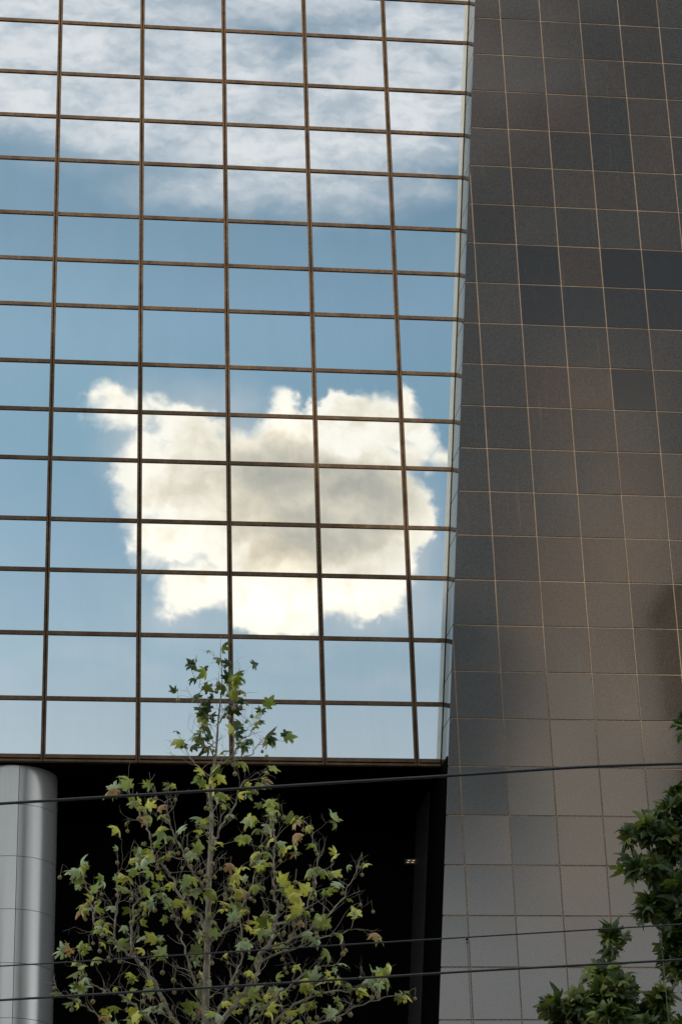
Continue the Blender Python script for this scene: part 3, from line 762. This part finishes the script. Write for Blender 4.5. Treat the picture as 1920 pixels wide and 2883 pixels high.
def plane_tree(label, Y, trunk_px, limbs, seed, bark, twigmat, pal, twig_step, leaf_p, ball_p, leaf_size, twig_len, spread, nsub, trunk_r, bush=1.0, ball_zone=None, skip_leaf=None, top_dark=None):
    r = random.Random(seed)
    base = at(trunk_px[0][0], trunk_px[0][1], Y)
    root = empty('plane_tree', (base.x, Y, .13)); tag(root, label, 'tree', 'street plane trees')
    off = Vector((base.x, Y, .13))
    T = [at(x, y, Y+dy_) for x, y, dy_ in trunk_px]
    tr = [Vector((base.x-.05, Y, .13)), Vector((base.x-.02, Y, .13+(T[0].z-.13)*.5))] + T
    tr = smooth_path(tr, 6)
    n = len(tr); zt_ = tr[-1].z
    rad = [max(.0045, trunk_r*(max(0, (zt_-p.z))/(zt_-T[0].z))**.85) for p in tr]
    MB().tube([p-off for p in tr], rad, sides=12).build('trunk', bark, root)
    paths = [([p for p in tr if p.z > T[0].z-.3], .014, True)]
    for px in limbs:
        pts = smooth_path([at(x, y, Y+dy_) for x, y, dy_ in px[1]], 5)
        pts = [p + Vector((r.gauss(0, .012), r.gauss(0, .012), r.gauss(0, .008))) for p in pts]
        m_ = len(pts)
        rd = [px[0]*(1-.78*i/(m_-1)) for i in range(m_)]
        MB().tube([p-off for p in pts], rd, sides=8).build('branch', bark, root)
        paths.append((pts, px[0], False))
    tw = MB(); leaves = []; balls = []
    def put_leaf(p, d):
        leaves.append((p, d))
    def twig(p, d, ln, rad_, depth, tip_leaf=True):
        pts = [p]; q = p.copy(); dd = d.normalized(); ns = 4
        for k in range(ns):
            dd = (dd + rand_unit(r)*.28 + Vector((0, 0, .07))).normalized()
            q = q + dd*(ln/ns); pts.append(q.copy())
            if depth < 2 and r.random() < .62*nsub:
                sd_ = (dd + rand_unit(r)*.95).normalized()
                twig(q.copy(), sd_, ln*r.uniform(.35, .65), rad_*.6, depth+1)
            if r.random() < leaf_p*.42: put_leaf(q.copy(), (dd + rand_unit(r)*.9).normalized())
            if r.random() < ball_p*.45: balls.append(q.copy())
        tw.tube([a-off for a in pts], [rad_*(1-.65*k/ns) for k in range(ns+1)], sides=4, cap=False)
        if r.random() < leaf_p:
            for _ in range(1 if r.random() < .6*bush else 2): put_leaf(q.copy(), (dd + rand_unit(r)*.7).normalized())
        if r.random() < ball_p: balls.append(q.copy())
    for pts, r0, is_tr in paths:
        acc = 0.0; m_ = len(pts)
        for i in range(1, m_):
            seg = (pts[i]-pts[i-1]); acc += seg.length
            while acc > twig_step:
                acc -= twig_step*r.uniform(.7, 1.3)
                t = i/(m_-1)
                p = pts[i-1].lerp(pts[i], r.random())
                side = rand_unit(r); side.z = abs(side.z)*.6
                d = (seg.normalized()*.55 + side*spread).normalized()
                twig(p, d, twig_len*r.uniform(.5, 1.3)*(1.0-.45*t), .0040*(1-.4*t), 0)
        if m_: twig(pts[-1], (pts[-1]-pts[-2]).normalized(), twig_len*.5, .004, 1); put_leaf(pts[-1].copy(), (pts[-1]-pts[-2]).normalized())
    tw_o = tw.build('twigs', twigmat, root); tw_o['kind'] = 'stuff'
    # leaves: the largest in view stay single, the rest joined
    items = []
    for (p, d) in leaves:
        if skip_leaf and skip_leaf(p, r): continue
        s = leaf_size*r.choice((.55, .7, .85, .95, 1.0, 1.1, 1.2))*r.uniform(.9, 1.1)
        cv = (p-Vector((0, 0, CAMZ)))
        X_ = cv.dot(r2)/cv.dot(fwd)*F_PX+960; Y_ = 1441.5-cv.dot(u2)/cv.dot(fwd)*F_PX
        vis = -30 < X_ < 1950 and -30 < Y_ < 2910
        key = r.choices([k for k, _ in pal], [w for _, w in pal])[0]
        if top_dark and p.z > top_dark and r.random() < .85: key = r.choice(('shaded', 'shaded', 'olive', 'green'))   # backlit leader: its dark look is put into the leaf colours
        me = r.choice(LIB[key])
        # tip direction d drooping, face turned up and outwards
        tip = (d + Vector((0, 0, -.25)) + rand_unit(r)*.45).normalized()
        nrm = (Vector((0, -.75, .70)) + rand_unit(r)*.85)
        nrm = nrm - tip*nrm.dot(tip); nrm = nrm.normalized()
        xax = tip.cross(nrm)
        mat4 = Matrix.Translation(p-off + d*.02) @ Matrix((xax, tip, nrm)).transposed().to_4x4() @ Matrix.Scale(s, 4)
        items.append((s*(1 if vis else .01), mat4, me))
    items.sort(key=lambda q: -q[0])
    for k, (_, mt, me) in enumerate(items[:298]):
        o = bpy.data.objects.new('leaf', me); COL.objects.link(o); o.parent = root; o.matrix_local = mt
    rest = {}
    if len(items) > 298:
        verts, faces, mi, uvs, mats = [], [], [], [], []
        for (_, mt, me) in items[298:]:
            mat = me.materials[0]
            if mat not in mats: mats.append(mat)
            k = len(verts); verts += [tuple(mt @ v_.co) for v_ in me.vertices]
            uvd = me.uv_layers['leaf'].data
            for pl in me.polygons:
                faces.append(tuple(k+i for i in pl.vertices)); mi.append(mats.index(mat))
                uvs += [tuple(uvd[li].uv) for li in pl.loop_indices]
        me = bpy.data.meshes.new('foliage'); me.from_pydata(verts, [], faces)
        me.polygons.foreach_set('material_index', mi)
        ul = me.uv_layers.new(name='leaf')
        for i, q in enumerate(uvs): ul.data[i].uv = q
        for q in mats: me.materials.append(q)
        o = link('foliage', me, root); o['kind'] = 'stuff'
    r.shuffle(balls)
    for p in balls[:290]:
        if ball_zone and not ball_zone(p): continue
        o = bpy.data.objects.new('seed_ball', BALL); COL.objects.link(o); o.parent = root
        o.location = p-off; o.rotation_euler = (r.gauss(0, .12), r.gauss(0, .12), r.uniform(0, 6)); sc_ = r.uniform(.75, 1.1); o.scale = (sc_,)*3
    print(label[:30], 'leaves', len(items), 'balls', len(balls))
    return root

def D3(l, spread_=.5, seed=1):
    """give a drawn limb some depth: a smooth swing towards or away from the street"""
    rr = random.Random(seed); k = rr.uniform(-1, 1)*spread_
    n = max(1, len(l)-1)
    return [(x, y, k*i/n) for i, (x, y) in enumerate(l)]
TY = 22.0
trunk = [(473,2420,0),(474,2300,0),(478,2150,.02),(482,2000,.03),(487,1880,.02),(484,1800,0),(496,1740,0),(503,1650,0),(511,1570,0),(507,1500,0)]
limbs = [
 (.026, D3([(476,2390),(530,2324),(560,2284),(590,2244),(600,2204),(625,2154),(635,2124),(637,2084),(630,2044),(631,1964),(629,1904),(631,1854)], .7, 1)),
 (.012, D3([(634,2128),(670,2112),(700,2092),(718,2050),(733,2000),(722,1950),(716,1905)], .4, 2)),
 (.012, D3([(612,2180),(660,2166),(720,2130),(770,2090),(800,2040),(822,1998)], -.6, 3)),
 (.010, D3([(600,2210),(680,2180),(740,2155),(800,2140),(812,2110)], -.6, 33)),
 (.013, D3([(482,2164),(505,2148),(530,2128),(560,2080),(580,2030),(600,1960),(606,1900)], -.5, 4)),
 (.016, D3([(478,2200),(462,2114),(430,2084),(400,2034),(388,2004),(370,1984),(350,1959),(345,1919),(325,1884),(305,1839),(296,1816)], .6, 5)),
 (.012, D3([(482,2060),(450,2010),(420,1960),(395,1900),(378,1850),(352,1818)], -.5, 6)),
 (.012, D3([(484,1960),(510,1900),(540,1850),(560,1800),(600,1790)], .4, 7)),
 (.020, D3([(472,2440),(400,2340),(345,2244),(320,2214),(280,2179),(250,2154),(225,2134),(215,2084),(200,2034),(190,2010)], -.6, 8)),
 (.012, D3([(300,2196),(305,2120),(318,2060),(345,2020),(330,1985)], .5, 9)),
 (.010, D3([(262,2160),(272,2080),(270,2020),(292,1990)], -.4, 10)),
 (.015, D3([(400,2400),(350,2350),(310,2314),(270,2284),(220,2269),(190,2239),(172,2212)], .5, 11)),
 (.013, D3([(360,2440),(280,2380),(220,2330),(180,2305),(150,2290)], -.5, 12)),
 (.014, D3([(475,2330),(440,2240),(420,2160),(400,2100),(372,2060)], .7, 13)),
 (.014, D3([(490,2360),(530,2260),(560,2200),(552,2120),(530,2060)], -.7, 14)),
 (.015, D3([(560,2420),(640,2340),(700,2300),(760,2280),(820,2275),(870,2262)], .4, 15)),
 (.012, D3([(600,2420),(700,2370),(790,2330),(860,2300),(905,2290)], -.5, 16)),
 (.012, D3([(500,2440),(600,2330),(660,2270),(720,2230),(780,2215)], .6, 17)),
 (.009, D3([(497,1745),(478,1705),(466,1650),(462,1600),(457,1560)], .2, 18)),
 (.008, D3([(504,1665),(525,1625),(540,1590),(556,1555)], -.2, 19)),
 (.009, D3([(492,1770),(530,1740),(556,1700),(575,1690),(590,1665)], .25, 20)),
 (.007, D3([(530,1742),(570,1740),(592,1715),(612,1708)], -.2, 21)),
 (.007, D3([(490,1790),(460,1765),(438,1740),(428,1722)], .2, 22)),
]
plane_tree('slender plane tree with thin yellow-green leaves and seed balls in front of the black portico', TY, trunk, limbs, 21, M_bark, M_twig,
           [('green', 4), ('yellow', 3.6), ('pale', 2.6), ('rust', .5), ('olive', 1.5)], .088, .070, .165, .110, .36, 1.0, .85, .038, top_dark=at(480, 1765, 22.0).z)

# right-hand trees: fuller, shade put into darker green leaves
trB = [(1660,2420,0),(1655,2200,0),(1650,2000,0),(1655,1850,0),(1662,1800,0)]
lbB = [(.016, D3([(1658,2280),(1620,2180),(1570,2120),(1545,2060)], .4, 1)), (.016, D3([(1655,2150),(1560,2050),(1500,2015),(1462,1995)], -.3, 2)),
       (.014, D3([(1655,2200),(1580,2130),(1520,2090),(1492,2078)], .3, 3)), (.014, D3([(1652,2060),(1560,1960),(1500,1925),(1468,1915)], .3, 4)),
       (.014, D3([(1652,2000),(1580,1900),(1540,1872),(1512,1868)], -.3, 5)), (.012, D3([(1655,1940),(1600,1860),(1580,1850),(1562,1838)], .3, 6)),
       (.014, D3([(1655,2260),(1610,2200),(1570,2190),(1548,2225)], -.3, 7)), (.012, D3([(1656,2290),(1610,2240),(1570,2225),(1540,2160)], .2, 21)), (.012, D3([(1655,2080),(1720,1980),(1770,1900)], .3, 8)), (.012, D3([(1655,2200),(1740,2100),(1800,2050)], -.3, 9)),
       (.012, D3([(1654,2100),(1580,2000),(1540,1960),(1510,1910)], .6, 11)), (.012, D3([(1654,2180),(1570,2090),(1530,2040),(1492,1990)], -.6, 12)), (.010, D3([(1655,1880),(1630,1800),(1600,1740),(1572,1672)], 0, 13))]
plane_tree('dense dark green plane tree cut off by the right edge of the picture', 20.5, trB, lbB, 5, M_bark, M_twig_dark,
           [('shaded', 6), ('olive', 2), ('rust', .12)], .10, .50, .02, .130, .16, .85, .9, .04, bush=.6)
trC = [(1400,2560,0),(1402,2440,0),(1404,2320,0),(1406,2300,0),(1405,2262,0)]
lbC = [(.014, D3([(1402,2500),(1340,2420),(1300,2367.5),(1300,2329.5),(1276,2317.5)], .3, 1)), (.012, D3([(1402,2420),(1350,2375),(1335,2317.5),(1318,2311)], -.3, 2)),
       (.012, D3([(1403,2400),(1370,2365),(1365,2330),(1372,2285)], .3, 3)), (.012, D3([(1403,2400),(1440,2355),(1450,2320),(1440,2280)], -.3, 4)),
       (.012, D3([(1403,2440),(1470,2395),(1490,2335),(1478,2355)], .3, 5)), (.012, D3([(1403,2470),(1500,2400),(1540,2365),(1525,2340),(1515,2302)], -.2, 6)),
       (.010, D3([(1403,2480),(1450,2420),(1520,2405),(1560,2375)], .3, 7)), (.012, D3([(1403,2415),(1412,2335),(1420,2310),(1424,2275)], .5, 8)),
       (.012, D3([(1403,2450),(1350,2425),(1370,2345),(1390,2330)], -.5, 9)), (.010, D3([(1404,2335),(1402,2300),(1402,2240),(1405,2165)], 0, 10)), (.012, D3([(1402,2420),(1430,2365),(1400,2340)], .7, 14)), (.012, D3([(1402,2480),(1440,2400),(1470,2365)], -.6, 15))]
plane_tree('small dark green plane tree at the bottom right before the pale lower stone wall', 20.0, trC, lbC, 9, M_bark, M_twig_dark,
           [('shaded', 4), ('olive', 4), ('green', .3)], .085, .46, .03, .122, .11, .75, .9, .035, bush=.6)
